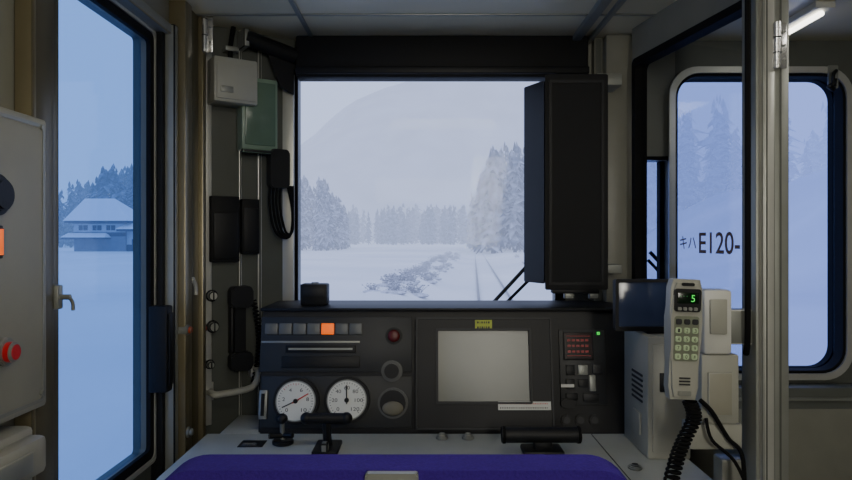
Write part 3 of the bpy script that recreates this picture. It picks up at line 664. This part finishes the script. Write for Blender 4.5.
b=MB(); b.box(-.023,.023,-.0055,-.003,.080,.104,M('lcd_dark_green',(12,30,18),.2),.001); b.obj('display',T5)
text('5','display_digit',.006,.014,.084,.099,-.0062,green_e,T5)
b=MB()
for i in range(3): b.box(-.018+i*.007,-.016+i*.007,-.0062,-.0058,.095,.097,M('green_dim',(30,110,50),.5,emit=.3),0)
b.obj('display_marks',T5)
for i in range(4): 
    b=MB(); b.plate(-.022+.0115*i,-.0145+.0115*i,.065,.072,-.008,-.003,steel,.002); b.obj('function_key',T5)
keyM=M('key_green_tint',(176,196,158),.4)
b=MB(); b.plate(-.027,.027,-.046,.052,-.0015,.001,M('keypad_surround',(112,118,100),.5),.006); b.obj('keypad_plate',T5)
for rr in range(5):
    for c in range(3):
        x=-.018+.018*c; z=.040-.019*rr
        b=MB(); b.plate(x-.0062,x+.0062,z-.006,z+.006,-.005,.0,keyM if rr else conL,.003,.001); b.obj('key',T5)
        if rr:
            ch=['1','2','3','4','5','6','7','8','9','*','0','#'][(rr-1)*3+c]; text(ch,'key_legend',x-.0022,x+.0022,z-.004,z+.004,-.0053,inkM,T5)
b=MB()
for i in range(3): b.box(-.012,.012,-.002,.001,-.085-.007*i,-.082-.007*i,inkM,0)
b.obj('microphone_grille',T5)
b=MB(); b.plate(-.014,.014,-.122,-.111,-.004,.002,steel,.003); b.obj('contact_plate',T5)
b=MB(); b.plate(-.014,.014,.118,.125,-.003,.003,black,.003); b.obj('earpiece',T5)
ctrl=[P(690,402,1.47),P(694,418,1.46),P(684,440,1.44),P(676,462,1.42),P(672,490,1.42),P(690,520,1.44)]
def cat(t):
    n=len(ctrl)-1; i=min(int(t*n),n-1); u=t*n-i
    p0=ctrl[max(0,i-1)];p1=ctrl[i];p2=ctrl[i+1];p3=ctrl[min(n,i+2)]
    return 0.5*((2*p1)+(p2-p0)*u+(2*p0-5*p1+4*p2-p3)*u*u+(3*p1-p0-3*p2+p3)*u**3)
pts=[]
for k in range(480):
    t=k/479; a=t*28*2*math.pi; c=cat(t); pts.append(c+Vector((.014*math.cos(a),.014*math.sin(a),0)))
b=MB(); b.tube([HM.inverted()@p for p in pts],.0034,rubber,6); b.obj('coiled_cord',T5,'black coiled cord')
b=MB(); b.tube([P(700,400,1.49),P(712,412,1.49),P(728,438,1.5),P(742,455,1.49),P(745,500,1.49)],.005,rubber,8,6); top(b.obj('power_cord'),'black cable hanging from the radio base','cord')
b=MB(); b.tube([P(706,418,1.49),P(712,440,1.48),P(735,462,1.48),P(752,500,1.48)],.004,rubber,8,6); top(b.obj('power_cord'),'thin black cable hanging beside the post','cord')
b=MB(); b.box(.70,.86,1.57,1.62,0,.98,wallM,.006); b.box(.60,.72,1.50,1.9,0.0,.88,wallM,.006); struct(b.obj('trim_9'))
b=MB(); b.box(.84,1.84,2.25,2.33,0,1.0,wallD,.01); b.box(.86,1.82,2.245,2.25,.2,.93,wallM,.004); b.box(.84,1.84,2.24,2.25,.955,.965,steel,.001); struct(b.obj('trim_10'))
x,z=FW.at(826,82)
T6=thing('coat_hook','black double coat hook beside the window','hook',Matrix.Translation((x,FY-.028,z)))
b=MB(); b.tube([(.015,.0,.03),(.0,-.03,.025),(-.015,-.04,.01),(-.02,-.045,-.02)],.006,black,8,4); b.sph(Vector((-.02,-.045,-.025)),.009,black); b.tube([(.01,-.01,.0),(-.01,-.03,-.04),(-.03,-.045,-.035)],.006,black,8,4); b.sph(Vector((-.032,-.045,-.033)),.009,black); b.obj('hook',T6)
b=MB(); b.plate(-.012,.022,-.03,.05,-.006,.0,steel,.004); b.obj('plate',T6)
lampE=M('fluorescent_tube',(255,250,235),.5,0,0,emit=5)
T6=thing('ceiling_lamp','fluorescent tube fitting on the ceiling','lamp',Matrix.Translation((1.17,2.07,CH)))
b=MB(); b.box(-.03,.03,-.13,.13,-.02,0,white,.004); b.obj('housing',T6)
b=MB(); b.tube([(0,-.11,-.03),(0,.11,-.03)],.008,lampE,12); b.obj('tube',T6)
def wiper(pts,blade,label):
    T=thing('windshield_wiper',label,'wiper')
    b=MB(); b.tube(pts,.007,black,8); b.obj('arm',T)
    b=MB(); b.tube(blade,.006,rubber,6); b.obj('blade',T)
wiper([P(492,304,2.43),P(527,266,2.43),P(540,252,2.43)],[P(505,304,2.42),P(529,280,2.42),P(556,254,2.42)],'black wiper resting outside the windshield')
wiper([P(650,252,2.43),P(676,280,2.43)],[P(648,260,2.42),P(668,281,2.42)],'black wiper outside the narrow window')
# ------------------------------------------------ driver's seat
S=thing('driver_seat','driver seat with purple blue fabric back and metal handle','seat',Matrix.Translation((-.037,.80,0)))
b=MB(); b.plate(-.303,.303,.70,1.222,0,.06,seatM,.06,.024,10); b.obj('backrest',S)
b=MB(); b.plate(-.26,.26,.0,.10,.10,.55,seatM,.03,.015)
for v in b.bm.verts: v.co.z+=.50
b.obj('cushion',S)
b=MB(); b.cyl(Vector((0,.28,.25)),.05,.50,'z',steel); b.cyl(Vector((0,.28,.015)),.18,.03,'z',steel,bev=.005); b.box(-.03,.03,.05,.15,.45,.85,steel,.005); b.obj('pedestal',S)
b=MB(); b.plate(-.036,.028,1.185,1.2215,-.010,.006,steel,.004,.002); b.plate(-.030,.022,1.19,1.214,-.012,-.009,chrome,.003,.001); b.obj('handle',S,'dull chrome handle plate')
# ------------------------------------------------ lights, world, camera
w=bpy.data.worlds.new('w'); scene.world=w; w.use_nodes=True; nt=w.node_tree; bg=nt.nodes['Background']
tc=nt.nodes.new('ShaderNodeTexCoord'); sx=nt.nodes.new('ShaderNodeSeparateXYZ'); nt.links.new(tc.outputs['Generated'],sx.inputs[0])
rp=nt.nodes.new('ShaderNodeValToRGB'); rp.color_ramp.elements[0].position=0.0; rp.color_ramp.elements[0].color=FOGC+(1,); rp.color_ramp.elements[1].position=0.5; rp.color_ramp.elements[1].color=(0.56,0.66,1.0,1)
nt.links.new(sx.outputs[2],rp.inputs['Fac']); nt.links.new(rp.outputs['Color'],bg.inputs['Color']); bg.inputs['Strength'].default_value=FOGS
def area(loc,rot,sx_,sy_,pw,col):
    l=bpy.data.lights.new('a','AREA'); l.shape='RECTANGLE'; l.size=sx_; l.size_y=sy_; l.energy=pw; l.color=col
    o=bpy.data.objects.new('interior_light',l); scene.collection.objects.link(o); o.location=loc; o.rotation_euler=rot  # unseen area light without a modelled fitting
area((0.55,-1.2,1.95),(math.radians(40),0,0),.3,1.6,32,(1,.95,.82))  # saloon lamp behind the camera, tilted forward into the cab
area((0.1,-.6,1.9),(math.radians(105),0,0),1.0,.2,4,(1,.95,.82))  # added fill facing forward to brighten the cab, not a saloon lamp
area((0.1,0.9,2.17),(math.radians(15),0,0),.6,.15,3.0,(1,.95,.82))  # small unseen downlight in the cab, not in the saloon
area((1.3,1.2,2.17),(0,0,0),.15,.6,3.0,(1,.96,.86))
cam=bpy.data.cameras.new('c'); co=bpy.data.objects.new('camera',cam); scene.collection.objects.link(co)
co.location=(0,0,CZ); co.rotation_euler=(math.pi/2,0,0); cam.sensor_width=36; cam.lens=F/852*36; cam.clip_start=.02; cam.clip_end=5000
scene.camera=co
